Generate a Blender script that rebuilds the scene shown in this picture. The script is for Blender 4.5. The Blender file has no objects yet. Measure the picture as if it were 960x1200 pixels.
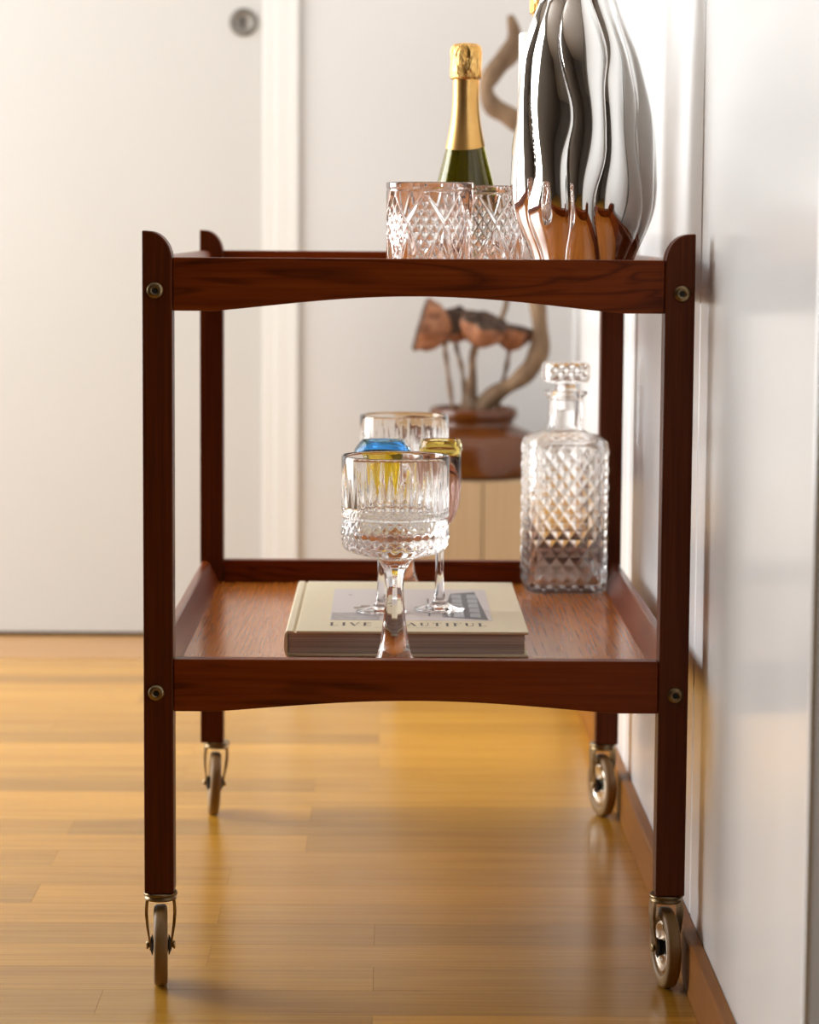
import bpy, bmesh, math, random
from mathutils import Vector, Matrix
random.seed(7)
PI = math.pi
sc = bpy.context.scene
COL = sc.collection

# ------------------------------------------------------------------ camera
cam_d = bpy.data.cameras.new('camera')
cam = bpy.data.objects.new('camera', cam_d)
COL.objects.link(cam)
FPX, PITCH, YAW, ROLL = 3141.86, 0.1056, 0.0073, 0.0066
cam_d.sensor_fit = 'VERTICAL'
cam_d.sensor_height = 36.0
cam_d.lens = FPX * 36.0 / 1200.0
F = Vector((math.sin(YAW) * math.cos(PITCH), math.cos(YAW) * math.cos(PITCH), -math.sin(PITCH)))
R = Vector((math.cos(YAW), -math.sin(YAW), 0))
U = R.cross(F)
R2 = R * math.cos(ROLL) + U * math.sin(ROLL)
U2 = U * math.cos(ROLL) - R * math.sin(ROLL)
mw = Matrix.Identity(4)
for i in range(3):
    mw[i][0], mw[i][1], mw[i][2] = R2[i], U2[i], -F[i]
mw[0][3], mw[1][3], mw[2][3] = -0.0248, -2.4295, 0.7038
cam.matrix_world = mw
cam_d.clip_start = 0.05
cam_d.dof.use_dof = True
cam_d.dof.focus_distance = 2.54
cam_d.dof.aperture_fstop = 6.3
sc.camera = cam

# ------------------------------------------------------------------ world, lamps, exposure
w = bpy.data.worlds.new('world')
sc.world = w
w.use_nodes = True
w.node_tree.nodes['Background'].inputs[0].default_value = (0.85, 0.92, 1.0, 1)
w.node_tree.nodes['Background'].inputs[1].default_value = 1.0


def area(name, loc, rot, sx, sy, power, col):
    d = bpy.data.lights.new(name, 'AREA')
    d.shape = 'RECTANGLE'
    d.size, d.size_y = sx, sy
    d.energy = power
    d.color = col
    o = bpy.data.objects.new(name, d)
    o.location = loc
    o.rotation_euler = rot
    COL.objects.link(o)
    return o


# daylight through the window of the left wall
area('window_daylight', (-2.24, 1.22, 1.22), (0, -PI / 2, 0), 2.0, 1.5, 94, (1.0, 1.0, 0.99))
sc.view_settings.view_transform = 'Standard'
sc.view_settings.look = 'None'
sc.view_settings.gamma = 1.0
sc.view_settings.use_curve_mapping = False
sc.view_settings.exposure = 0.13
sc.cycles.max_bounces = 20
sc.cycles.diffuse_bounces = 6
sc.cycles.glossy_bounces = 8
sc.cycles.transmission_bounces = 18
sc.cycles.sample_clamp_indirect = 8.0
sc.cycles.use_denoising = True


# ------------------------------------------------------------------ materials
def new_mat(name, color=(0.8, 0.8, 0.8), rough=0.5, metal=0.0, trans=0.0, ior=1.5, spec=0.5, coat=0.0):
    m = bpy.data.materials.new(name)
    m.use_nodes = True
    b = m.node_tree.nodes['Principled BSDF']
    b.inputs['Base Color'].default_value = (*color, 1)
    b.inputs['Roughness'].default_value = rough
    b.inputs['Metallic'].default_value = metal
    b.inputs['Transmission Weight'].default_value = trans
    b.inputs['IOR'].default_value = ior
    b.inputs['Specular IOR Level'].default_value = spec
    b.inputs['Coat Weight'].default_value = coat
    b.inputs['Coat Roughness'].default_value = 0.1
    return m


def nodes_of(m):
    nt = m.node_tree
    return nt, nt.nodes, nt.links, nt.nodes['Principled BSDF']


def wood(name, axis, cols, rough, grain=60.0, stretch=0.05, bump=0.15, rnd=0.0, spec=0.5, figure=0.35, vein=0.0):
    """procedural wood; the grain runs along axis 0, 1 or 2 of the object"""
    m = new_mat(name, cols[1], rough, spec=spec)
    nt, N, L, b = nodes_of(m)
    tc = N.new('ShaderNodeTexCoord')
    mp = N.new('ShaderNodeMapping')
    s = [grain] * 3
    s[axis] = grain * stretch
    mp.inputs['Scale'].default_value = s
    if rnd:
        oi = N.new('ShaderNodeObjectInfo')
        ad = N.new('ShaderNodeVectorMath')
        ad.operation = 'ADD'
        sc_ = N.new('ShaderNodeVectorMath')
        sc_.operation = 'SCALE'
        cb = N.new('ShaderNodeCombineXYZ')
        for k in range(3):
            L.new(oi.outputs['Random'], cb.inputs[k])
        L.new(cb.outputs[0], sc_.inputs[0])
        sc_.inputs['Scale'].default_value = 37.0
        L.new(tc.outputs['Object'], ad.inputs[0])
        L.new(sc_.outputs[0], ad.inputs[1])
        L.new(ad.outputs[0], mp.inputs['Vector'])
    else:
        L.new(tc.outputs['Object'], mp.inputs['Vector'])
    n1 = N.new('ShaderNodeTexNoise')
    n1.inputs['Scale'].default_value = 1.0
    n1.inputs['Detail'].default_value = 6
    n1.inputs['Roughness'].default_value = 0.62
    n1.inputs['Distortion'].default_value = 0.5
    L.new(mp.outputs[0], n1.inputs['Vector'])
    mp2 = N.new('ShaderNodeMapping')
    s2 = [grain * 5] * 3
    s2[axis] = grain * 0.12
    mp2.inputs['Scale'].default_value = s2
    L.new(mp.inputs['Vector'].links[0].from_socket, mp2.inputs['Vector'])
    n2 = N.new('ShaderNodeTexNoise')
    n2.inputs['Scale'].default_value = 1.0
    n2.inputs['Detail'].default_value = 3
    L.new(mp2.outputs[0], n2.inputs['Vector'])
    mx = N.new('ShaderNodeMix')
    mx.data_type = 'FLOAT'
    mx.inputs['Factor'].default_value = 1 - figure
    mx.inputs['A'].default_value = 0.5
    L.new(n1.outputs['Fac'], mx.inputs['A'])
    L.new(n2.outputs['Fac'], mx.inputs['B'])
    cr = N.new('ShaderNodeValToRGB')
    e = cr.color_ramp.elements
    e[0].position, e[1].position = 0.3, 0.7
    e[0].color, e[1].color = (*cols[0], 1), (*cols[2], 1)
    k = e.new(0.5)
    k.color = (*cols[1], 1)
    L.new(mx.outputs['Result'], cr.inputs['Fac'])
    out = cr.outputs['Color']
    if vein:
        mp3 = N.new('ShaderNodeMapping')
        s3 = [22.0] * 3
        s3[axis] = 2.6
        mp3.inputs['Scale'].default_value = s3
        L.new(tc.outputs['Object'], mp3.inputs['Vector'])
        n3 = N.new('ShaderNodeTexNoise')
        n3.inputs['Scale'].default_value = 1.0
        n3.inputs['Detail'].default_value = 2.5
        n3.inputs['Distortion'].default_value = 0.9
        L.new(mp3.outputs[0], n3.inputs['Vector'])
        wv = N.new('ShaderNodeMath')
        wv.operation = 'MULTIPLY'
        wv.inputs[1].default_value = 7.0
        L.new(n3.outputs['Fac'], wv.inputs[0])
        fr = N.new('ShaderNodeMath')
        fr.operation = 'PINGPONG'
        fr.inputs[1].default_value = 0.5
        L.new(wv.outputs[0], fr.inputs[0])
        r3 = N.new('ShaderNodeValToRGB')
        r3.color_ramp.elements[0].position = 0.0
        r3.color_ramp.elements[0].color = (1 - vein, 1 - vein, 1 - vein, 1)
        r3.color_ramp.elements[1].position = 0.22
        r3.color_ramp.elements[1].color = (1, 1, 1, 1)
        L.new(fr.outputs[0], r3.inputs['Fac'])
        mm = N.new('ShaderNodeMix')
        mm.data_type = 'RGBA'
        mm.blend_type = 'MULTIPLY'
        mm.inputs['Factor'].default_value = 1.0
        L.new(out, mm.inputs['A'])
        L.new(r3.outputs['Color'], mm.inputs['B'])
        out = mm.outputs['Result']
    if rnd:
        hs = N.new('ShaderNodeHueSaturation')
        mr = N.new('ShaderNodeMapRange')
        mr.inputs['To Min'].default_value = 1 - rnd
        mr.inputs['To Max'].default_value = 1 + rnd
        L.new(oi.outputs['Random'], mr.inputs['Value'])
        L.new(mr.outputs[0], hs.inputs['Value'])
        L.new(out, hs.inputs['Color'])
        out = hs.outputs['Color']
    L.new(out, b.inputs['Base Color'])
    bp = N.new('ShaderNodeBump')
    bp.inputs['Strength'].default_value = bump
    bp.inputs['Distance'].default_value = 0.001
    L.new(n2.outputs['Fac'], bp.inputs['Height'])
    L.new(bp.outputs[0], b.inputs['Normal'])
    return m


def add_noise(m, c0, c1, scale, bump=0.0, rough=None, dist=0.001, mapping=(1, 1, 1), detail=4):
    nt, N, L, b = nodes_of(m)
    tc = N.new('ShaderNodeTexCoord')
    mp = N.new('ShaderNodeMapping')
    mp.inputs['Scale'].default_value = mapping
    L.new(tc.outputs['Object'], mp.inputs['Vector'])
    n = N.new('ShaderNodeTexNoise')
    n.inputs['Scale'].default_value = scale
    n.inputs['Detail'].default_value = detail
    L.new(mp.outputs[0], n.inputs['Vector'])
    cr = N.new('ShaderNodeValToRGB')
    cr.color_ramp.elements[0].position = 0.35
    cr.color_ramp.elements[1].position = 0.65
    cr.color_ramp.elements[0].color = (*c0, 1)
    cr.color_ramp.elements[1].color = (*c1, 1)
    L.new(n.outputs['Fac'], cr.inputs['Fac'])
    L.new(cr.outputs['Color'], b.inputs['Base Color'])
    if bump:
        bp = N.new('ShaderNodeBump')
        bp.inputs['Strength'].default_value = bump
        bp.inputs['Distance'].default_value = dist
        L.new(n.outputs['Fac'], bp.inputs['Height'])
        L.new(bp.outputs[0], b.inputs['Normal'])
    return m


TEAK = [(0.120, 0.019, 0.0015), (0.170, 0.030, 0.0025), (0.215, 0.043, 0.005)]
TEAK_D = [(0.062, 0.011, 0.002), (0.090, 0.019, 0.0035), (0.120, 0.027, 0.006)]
TRAY = [(0.34, 0.096, 0.010), (0.45, 0.140, 0.018), (0.54, 0.185, 0.028)]
teak_x = wood('teak_across', 0, TEAK, 0.36, vein=0.5, spec=0.15)
teak_y = wood('teak_along', 1, TEAK, 0.26)
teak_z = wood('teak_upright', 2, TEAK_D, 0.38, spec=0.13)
tray_y = wood('teak_tray', 1, TRAY, 0.22, grain=80, bump=0.09)
OAK = [(0.325, 0.145, 0.012), (0.435, 0.213, 0.023), (0.53, 0.282, 0.040)]
oak_plank = wood('oak_floor', 0, OAK, 0.24, grain=45, stretch=0.04, bump=0.05, rnd=0.22, spec=0.35)
oak_rest = wood('oak_floor_far', 0, OAK, 0.3, grain=45, stretch=0.04, bump=0.1)
oak_base = wood('oak_baseboard', 1, [(0.20, 0.066, 0.006), (0.25, 0.090, 0.009), (0.30, 0.115, 0.014)], 0.45, grain=45, stretch=0.04, bump=0.08, spec=0.2)
oak_cab = wood('oak_cabinet', 2, [(0.42, 0.29, 0.16), (0.47, 0.33, 0.19), (0.51, 0.36, 0.215)], 0.4, grain=40, bump=0.05)
drift = add_noise(new_mat('driftwood', rough=0.75), (0.13, 0.075, 0.038), (0.27, 0.17, 0.095), 30, 0.5, mapping=(1, 1, 0.35))
pod_m = add_noise(new_mat('dried_pod', rough=0.7), (0.17, 0.062, 0.028), (0.40, 0.17, 0.08), 55, 0.6)
pod_dark = add_noise(new_mat('pod_face', rough=0.85), (0.045, 0.024, 0.016), (0.12, 0.07, 0.045), 60, 0.4)
stem_m = add_noise(new_mat('dried_stem', rough=0.8), (0.13, 0.075, 0.045), (0.27, 0.17, 0.10), 60, 0.4)
pot_m = add_noise(new_mat('brown_glaze', rough=0.2), (0.075, 0.020, 0.003), (0.135, 0.038, 0.006), 9)
soil_m = add_noise(new_mat('potting_soil', rough=0.95), (0.03, 0.018, 0.01), (0.09, 0.05, 0.03), 90, 0.6)
wall_m = add_noise(new_mat('wall_paint', rough=0.6), (0.615, 0.607, 0.598), (0.625, 0.617, 0.608), 4)
rear_m = add_noise(new_mat('taupe_dim_wall', rough=0.7), (0.15, 0.13, 0.115), (0.17, 0.15, 0.13), 4)  # dark tone puts the dimness of the camera side into the walls
ceil_m = new_mat('ceiling_paint', (0.82, 0.81, 0.79), 0.8)
door_m = add_noise(new_mat('door_lacquer', rough=0.42), (0.555, 0.545, 0.52), (0.565, 0.555, 0.53), 3)
casing_m = new_mat('casing_paint', (0.72, 0.71, 0.68), 0.4)
panel_m = add_noise(new_mat('panel_lacquer', rough=0.2), (0.90, 0.93, 0.95), (0.91, 0.94, 0.96), 3)
gap_m = new_mat('gap_shade_and_washer', (0.03, 0.026, 0.022), 0.9)  # painted shade of the door gap; plain black on the hub washers
brass = add_noise(new_mat('aged_brass', rough=0.3, metal=1.0), (0.34, 0.26, 0.15), (0.55, 0.43, 0.25), 70)
brass_dk = add_noise(new_mat('dark_brass', rough=0.35, metal=1.0), (0.16, 0.115, 0.065), (0.30, 0.22, 0.12), 70)
steel = new_mat('polished_steel', (0.75, 0.70, 0.62), 0.16, 1.0)
nickel = add_noise(new_mat('dull_nickel', rough=0.6, metal=0.6), (0.16, 0.145, 0.125), (0.24, 0.22, 0.195), 40)
tyre_m = add_noise(new_mat('tan_rubber', rough=0.5), (0.20, 0.110, 0.032), (0.26, 0.148, 0.048), 25)
black_m = new_mat('black_recess', (0.012, 0.011, 0.01), 0.7)
chrome = new_mat('silver_lustre', (0.80, 0.785, 0.765), 0.035, 1.0)
glass = new_mat('clear_glass', (1, 1, 1), 0.0, trans=1.0, ior=1.5)
decanter_g = new_mat('pressed_glass', (1, 1, 1), 0.16, trans=1.0, ior=1.45)
crystal = new_mat('cut_crystal', (1, 1, 1), 0.03, trans=1.0, ior=1.6)
blue_g = new_mat('blue_glass', (0.28, 0.62, 1.0), 0.02, trans=1.0, ior=1.28)
yellow_g = new_mat('yellow_glass', (0.98, 0.84, 0.10), 0.02, trans=0.93, ior=1.35)
olive_g = new_mat('olive_glass', (0.80, 0.70, 0.32), 0.02, trans=1.0, ior=1.33)
mauve_g = new_mat('mauve_glass', (0.80, 0.66, 0.63), 0.14, trans=0.97, ior=1.2)
bottle_g = new_mat('green_bottle_glass', (0.23, 0.205, 0.012), 0.03, trans=0.97, ior=1.5)
gold_foil = add_noise(new_mat('gold_foil', rough=0.36, metal=1.0), (0.66, 0.38, 0.12), (0.74, 0.45, 0.16), 30, 0.1)
gold_crush = add_noise(new_mat('crumpled_gold_foil', rough=0.30, metal=1.0), (0.58, 0.31, 0.08), (0.84, 0.54, 0.19), 110, 1.0, dist=0.012, mapping=(1, 1, 0.4))
candle_m = new_mat('white_wax', (0.88, 0.86, 0.82), 0.45)
cover_m = add_noise(new_mat('cream_cloth_cover', rough=0.5), (0.78, 0.71, 0.50), (0.80, 0.73, 0.52), 300, 0.1)
ink = new_mat('black_ink', (0.06, 0.055, 0.05), 0.5)
photo_lt = new_mat('print_pale_room', (0.66, 0.63, 0.62), 0.35)
photo_gr = add_noise(new_mat('print_grey_sofa', rough=0.35), (0.28, 0.26, 0.27), (0.44, 0.42, 0.43), 120)
photo_dk = new_mat('print_dark_window', (0.07, 0.08, 0.10), 0.35)
photo_bl = new_mat('print_window_pane', (0.36, 0.40, 0.44), 0.35)
photo_br = new_mat('print_brown_table', (0.20, 0.13, 0.09), 0.35)


def pages_mat():
    m = new_mat('page_edges', (0.6, 0.55, 0.5), 0.8)
    nt, N, L, b = nodes_of(m)
    tc = N.new('ShaderNodeTexCoord')
    mp = N.new('ShaderNodeMapping')
    mp.inputs['Scale'].default_value = (4, 4, 900)
    L.new(tc.outputs['Object'], mp.inputs['Vector'])
    n = N.new('ShaderNodeTexNoise')
    n.inputs['Scale'].default_value = 1.0
    n.inputs['Detail'].default_value = 3
    L.new(mp.outputs[0], n.inputs['Vector'])
    cr = N.new('ShaderNodeValToRGB')
    cr.color_ramp.elements[0].position = 0.3
    cr.color_ramp.elements[1].position = 0.7
    cr.color_ramp.elements[0].color = (0.30, 0.25, 0.22, 1)
    cr.color_ramp.elements[1].color = (0.62, 0.55, 0.50, 1)
    L.new(n.outputs['Fac'], cr.inputs['Fac'])
    L.new(cr.outputs['Color'], b.inputs['Base Color'])
    return m


pages_m = pages_mat()


# ------------------------------------------------------------------ mesh helpers
class MB:
    """collects vertices and faces, builds one mesh object"""

    def __init__(self):
        self.v, self.f, self.s, self.m = [], [], [], []

    def add(self, verts, faces, smooth=False, mi=0, mat=None):
        o = len(self.v)
        if mat is not None:
            verts = [mat @ Vector(p) for p in verts]
        self.v += [tuple(p) for p in verts]
        self.f += [tuple(i + o for i in f) for f in faces]
        self.s += [smooth] * len(faces)
        self.m += [mi] * len(faces)
        return self

    def box(self, a, b, bev=0.0, mat=None, mi=0):
        (x0, y0, z0), (x1, y1, z1) = a, b
        if bev <= 0:
            v = [(x0, y0, z0), (x1, y0, z0), (x1, y1, z0), (x0, y1, z0), (x0, y0, z1), (x1, y0, z1), (x1, y1, z1), (x0, y1, z1)]
            f = [(3, 2, 1, 0), (4, 5, 6, 7), (0, 1, 5, 4), (1, 2, 6, 5), (2, 3, 7, 6), (3, 0, 4, 7)]
            return self.add(v, f, False, mi, mat)
        bm = bmesh.new()
        bmesh.ops.create_cube(bm, size=1.0)
        for q in bm.verts:
            q.co = Vector(((x0 + x1) / 2 + q.co.x * (x1 - x0), (y0 + y1) / 2 + q.co.y * (y1 - y0), (z0 + z1) / 2 + q.co.z * (z1 - z0)))
        bmesh.ops.bevel(bm, geom=list(bm.edges), offset=bev, segments=2, profile=0.5, affect='EDGES')
        return self.bm(bm, False, mi, mat)

    def bm(self, bm, smooth=False, mi=0, mat=None):
        bm.verts.index_update()
        v = [q.co.copy() for q in bm.verts]
        f = [tuple(q.index for q in fc.verts) for fc in bm.faces]
        bm.free()
        return self.add(v, f, smooth, mi, mat)

    def loft(self, rings, smooth=True, cap0=True, cap1=True, mi=0, mat=None, flags=None, loop=False):
        n = len(rings[0])
        v = [p for r in rings for p in r]
        f, fl = [], []
        m = len(rings)
        for k in range(m if loop else m - 1):
            k2 = (k + 1) % m
            for j in range(n):
                j2 = (j + 1) % n
                f.append((k * n + j, k * n + j2, k2 * n + j2, k2 * n + j))
        ncap = 0
        if cap0 and not loop:
            f.append(tuple(range(n - 1, -1, -1)))
            ncap += 1
        if cap1 and not loop:
            f.append(tuple((m - 1) * n + j for j in range(n)))
            ncap += 1
        o = len(self.f)
        self.add(v, f, smooth, mi, mat)
        for q in range(ncap):
            self.s[-1 - q] = False
        if flags is not None:
            for k in range(m - 1):
                if not flags[k]:
                    for j in range(n):
                        self.s[o + k * n + j] = False
        return self

    def lathe(self, prof, seg=48, rf=None, smooth=True, mi=0, mat=None, cap0=True, cap1=True, loop=False, cx=0, cy=0):
        rings = []
        for k, (r, z) in enumerate(prof):
            ring = []
            for j in range(seg):
                t = 2 * PI * j / seg
                rr = rf(t, k, r, z) if rf else r
                ring.append((cx + rr * math.cos(t), cy + rr * math.sin(t), z))
            rings.append(ring)
        return self.loft(rings, smooth, cap0, cap1, mi, mat, loop=loop)

    def tube(self, pts, rads, seg=10, mi=0, sx=1.0):
        pts = [Vector(p) for p in pts]
        rings = []
        prev = None
        for i, p in enumerate(pts):
            a = pts[max(0, i - 1)]
            b = pts[min(len(pts) - 1, i + 1)]
            t = (b - a).normalized()
            if prev is None:
                u = t.orthogonal().normalized()
            else:
                u = (prev - t * prev.dot(t)).normalized()
            prev = u
            w_ = t.cross(u)
            r = rads[i] if hasattr(rads, '__len__') else rads
            rings.append([p + (u * math.cos(2 * PI * j / seg) + w_ * math.sin(2 * PI * j / seg)) * r for j in range(seg)])
        return self.loft(rings, True, True, True, mi)

    def prism(self, poly, axis, a, b, mi=0, mat=None, smooth_side=False):
        """polygon (u,v) extruded along axis from a to b; u,v are the other axes in xyz order"""
        def P(u, v, w_):
            q = [u, v]
            q.insert(axis, w_)
            return tuple(q)
        n = len(poly)
        v = [P(u, q, a) for u, q in poly] + [P(u, q, b) for u, q in poly]
        f = [tuple(range(n - 1, -1, -1)), tuple(range(n, 2 * n))]
        f += [(i, (i + 1) % n, n + (i + 1) % n, n + i) for i in range(n)]
        o = len(self.f)
        self.add(v, f, False, mi, mat)
        if smooth_side:
            for k in range(o + 2, len(self.f)):
                self.s[k] = True
        return self

    def mesh(self, name, mats, recalc=True):
        me = bpy.data.meshes.new(name)
        me.from_pydata(self.v, [], self.f)
        for mm in (mats if isinstance(mats, (list, tuple)) else [mats]):
            me.materials.append(mm)
        me.polygons.foreach_set('use_smooth', [bool(q) for q in self.s])
        me.polygons.foreach_set('material_index', self.m)
        if recalc:
            bm = bmesh.new()
            bm.from_mesh(me)
            bmesh.ops.recalc_face_normals(bm, faces=list(bm.faces))
            bm.to_mesh(me)
            bm.free()
        me.update()
        return me

    def build(self, name, mats, parent=None, loc=None, rot=None, recalc=True, bevel=0.0):
        o = bpy.data.objects.new(name, self.mesh(name, mats, recalc))
        COL.objects.link(o)
        if parent:
            o.parent = parent
        if loc:
            o.location = loc
        if rot:
            o.rotation_euler = rot
        if bevel:
            md = o.modifiers.new('bevel', 'BEVEL')
            md.width = bevel
            md.segments = 2
            md.limit_method = 'ANGLE'
            md.angle_limit = math.radians(40)
        return o


def thing(name, label, cat, loc=(0, 0, 0), rz=0, group=None):
    o = bpy.data.objects.new(name, None)
    o.empty_display_size = 0.05
    COL.objects.link(o)
    o.location = loc
    o.rotation_euler = (0, 0, rz)
    o['label'] = label
    o['category'] = cat
    if group:
        o['group'] = group
    return o


def struct(o, label=None, cat=None):
    o['kind'] = 'structure'
    if label:
        o['label'] = label
    if cat:
        o['category'] = cat
    return o


def copy_tree(o, parent=None):
    c = o.copy()
    COL.objects.link(c)
    if parent:
        c.parent = parent
    for ch in list(o.children):
        copy_tree(ch, c)
    return c


def smooth_curve(P, n=8):
    P = [Vector(p) for p in P]
    out = []
    for i in range(len(P) - 1):
        p0, p1, p2, p3 = P[max(0, i - 1)], P[i], P[i + 1], P[min(len(P) - 1, i + 2)]
        for k in range(n):
            t = k / n
            out.append(0.5 * ((2 * p1) + (p2 - p0) * t + (2 * p0 - 5 * p1 + 4 * p2 - p3) * t * t + (3 * p1 - p0 - 3 * p2 + p3) * t ** 3))
    out.append(P[-1])
    return out


def tri(x):
    """triangle wave, 0 at integers, 1 halfway"""
    x = x % 1.0
    return 1 - abs(2 * x - 1)


# ------------------------------------------------------------------ the setting
YB = 2.143       # back wall
XW = 0.265       # face of the right wall panels
XL = -2.2
YR = -4.3
ZC = 2.5

floor = struct(MB().box((XL - 0.1, YR - 0.1, -0.08), (0.4, YB + 0.2, -0.012)).build('floor', oak_rest), 'honey oak strip floor running across the room', 'floor')
# individual oak strips in view
lens = (0.30, 0.38, 0.46, 0.55, 0.66)
PW = 0.0795


def plank_mesh(l, w_):
    g, c, t = 0.00005, 0.00022, 0.012
    x0, x1, y0, y1 = -l + g, -g, g, w_ - g
    v = [(x0, y0, 0), (x1, y0, 0), (x1, y1, 0), (x0, y1, 0), (x0, y0, t - c), (x1, y0, t - c), (x1, y1, t - c), (x0, y1, t - c),
         (x0 + c, y0 + c, t), (x1 - c, y0 + c, t), (x1 - c, y1 - c, t), (x0 + c, y1 - c, t)]
    f = [(3, 2, 1, 0), (8, 9, 10, 11)]
    for i in range(4):
        j = (i + 1) % 4
        f += [(i, j, 4 + j, 4 + i), (4 + i, 4 + j, 8 + j, 8 + i)]
    return MB().add(v, f).mesh('floor_plank', oak_plank, recalc=False)


plank_meshes = {l: plank_mesh(l, PW) for l in lens}
y = 0.077 - 14 * PW
Y_END = 1.983
rowi = 0
while y + PW < Y_END + 0.001:
    x = 0.262
    first = True
    while x > -1.879:
        l = random.choice(lens)
        if first:
            l = lens[(rowi * 2 + rowi // 3) % 5]
            first = False
        l = min(l, round(x + 1.88, 4))
        if x + 1.88 - l < 0.12:
            l = round(x + 1.88, 4)
        if l not in plank_meshes:
            plank_meshes[l] = plank_mesh(l, PW)
        o = bpy.data.objects.new('floor_plank', plank_meshes[l])
        COL.objects.link(o)
        o.parent = floor
        o.location = (x, y, -0.012)
        x -= l
    y += PW
    rowi += 1
Y_TOP = y
rest = MB()
yy = YR
while yy < Y_TOP - 0.001:
    rest.box((XL, yy + 0.0003, -0.012), (-1.88 if yy > 0.077 - 14.5 * PW else 0.262, min(yy + PW, Y_TOP) - 0.0003, -0.0004))
    yy += PW
r_ = rest.build('floor_strips', oak_rest, floor)
r_['kind'] = 'stuff'
struct(MB().box((-1.3, Y_TOP + 0.0005, -0.012), (0.262, YB + 0.012, 0.0008), 0.0006).build('trim_2', wood('oak_threshold', 0, [(0.36, 0.18, 0.06), (0.44, 0.235, 0.085), (0.5, 0.28, 0.11)], 0.34, grain=45, stretch=0.04)),
       'oak threshold board along the foot of the door', 'threshold')

# back wall with the door opening
DX0, DX1, DZ = -1.10, -0.243, 2.02
bw = MB()
bw.box((XL - 0.1, YB, -0.012), (DX0, YB + 0.12, ZC))
bw.box((DX1, YB, -0.012), (0.36, YB + 0.12, ZC))
bw.box((DX0, YB, DZ), (DX1, YB + 0.12, ZC))
struct(bw.build('wall_back', wall_m), 'off-white painted wall at the end of the room', 'wall')
door = struct(MB().box((DX0 + 0.004, YB + 0.004, 0.007), (DX1 - 0.001, YB + 0.044, DZ - 0.004), 0.002).build('door_1', door_m), 'plain cream flush door with a round keyhole plate', 'door')
back = MB().box((DX0, YB + 0.05, -0.012), (DX1, YB + 0.12, DZ)).build('dark_gap_backing', gap_m, door)  # added dark backing, paints the shade in the gap around the door
esc = MB()
esc.lathe([(0.0235, 0), (0.0235, 0.0025), (0.0215, 0.0042), (0.016, 0.0046), (0.0155, 0.0038), (0.006, 0.0038)], 40, mat=Matrix.Translation((-0.277, YB + 0.004, 1.046)) @ Matrix.Rotation(PI / 2, 4, 'X'))
e_ = esc.build('keyhole_plate', nickel, door)
kh = MB()
kh.lathe([(0.0035, 0), (0.0035, 0.0045)], 16, mat=Matrix.Translation((-0.278, YB + 0.004, 1.049)) @ Matrix.Rotation(PI / 2, 4, 'X'))
kh.box((-0.2797, YB - 0.0005, 1.036), (-0.2763, YB + 0.003, 1.049))
kh.build('keyhole', black_m, e_)
cas = MB()
for x0, x1, d in ((DX1 - 0.001, -0.222, 0.004), (-0.222, -0.197, 0.006), (-0.197, -0.183, 0.0075)):
    cas.box((x0, YB - d, 0.0012), (x1, YB - 0.0002, DZ + 0.06), 0.0015)
    cas.box((DX0 + DX1 - x1, YB - d, 0.0012), (DX0 + DX1 - x0, YB - 0.0002, DZ + 0.06), 0.0015)
cas.box((DX0 - 0.06, YB - 0.014, DZ), (DX1 + 0.06, YB - 0.0002, DZ + 0.06), 0.0015)
struct(cas.build('trim_1', casing_m), 'white stepped door casing around the cream door', 'door casing')

# right wall: glossy white panels with open joints above the oak baseboard
struct(MB().box((XW + 0.004, YR, 0.051), (XW + 0.0195, -0.6125, ZC - 0.001)).build('wall_rear', rear_m), 'right wall nearer the camera, its shade painted in as taupe', 'wall')  # shade put into the colour; also darkens the vase reflections
wr = struct(MB().box((XW + 0.02, YR - 0.1, -0.012), (XW + 0.14, YB + 0.12, ZC)).build('wall_right', wall_m), 'white wall of tall lacquered panels on the right', 'wall')
edges = [-0.610, 0.086, 0.822, 1.552]
for a, b in zip(edges[:-1], edges[1:]):
    MB().box((XW, a + 0.0022, 0.036), (XW + 0.0195, b - 0.0022, ZC - 0.002), 0.004).build('wall_panel', panel_m, wr)
bb = MB()
bb.prism([(0.2525, 0.0004), (XW + 0.0195, 0.0004), (XW + 0.0195, 0.0345), (XW - 0.0006, 0.0345), (XW - 0.0006, 0.0505), (0.2545, 0.0505), (0.2525, 0.0488)], 1, YR + 0.01, YB - 0.002)
struct(bb.build('baseboard_right', oak_base), 'narrow oak baseboard along the panelled right wall', 'baseboard')

# left wall with two window openings, rear wall, ceiling
lw = MB()
W = [(0.45, 1.99, 0.2, 2.25)]
lw.box((XL - 0.1, YR - 0.1, -0.012), (XL, YB + 0.12, 0.2))
lw.box((XL - 0.1, YR - 0.1, 2.25), (XL, YB + 0.12, ZC))
lw.box((XL - 0.1, 1.99, 0.2), (XL, YB + 0.12, 2.25))
lw.box((XL - 0.1, YR - 0.1, 0.2), (XL, 0.45, 2.25))
struct(lw.build('wall_left', rear_m), 'taupe wall with the window, left of the cart', 'wall')
for k, (a, b, c, d) in enumerate(W):
    fr = MB()
    for q in ((a, a + 0.04, c, d), (b - 0.04, b, c, d), (a, b, c, c + 0.04), (a, b, d - 0.04, d), ((a + b) / 2 - 0.02, (a + b) / 2 + 0.02, c, d)):
        fr.box((XL - 0.03, q[0] + 0.0005, q[2] + 0.0005), (XL + 0.01, q[1] - 0.0005, q[3] - 0.0005), 0.002)
    struct(fr.build('window_%d' % (k + 1), casing_m), 'white two-light window frame in the left wall', 'window')
struct(MB().box((XL - 0.1, YR - 0.1, -0.012), (0.36, YR, ZC)).build('wall_rear', rear_m), 'taupe wall behind the camera', 'wall')
struct(MB().box((XL - 0.1, YR - 0.1, ZC), (0.4, YB + 0.12, ZC + 0.1)).build('ceiling', ceil_m), 'plain white ceiling', 'ceiling')

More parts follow.
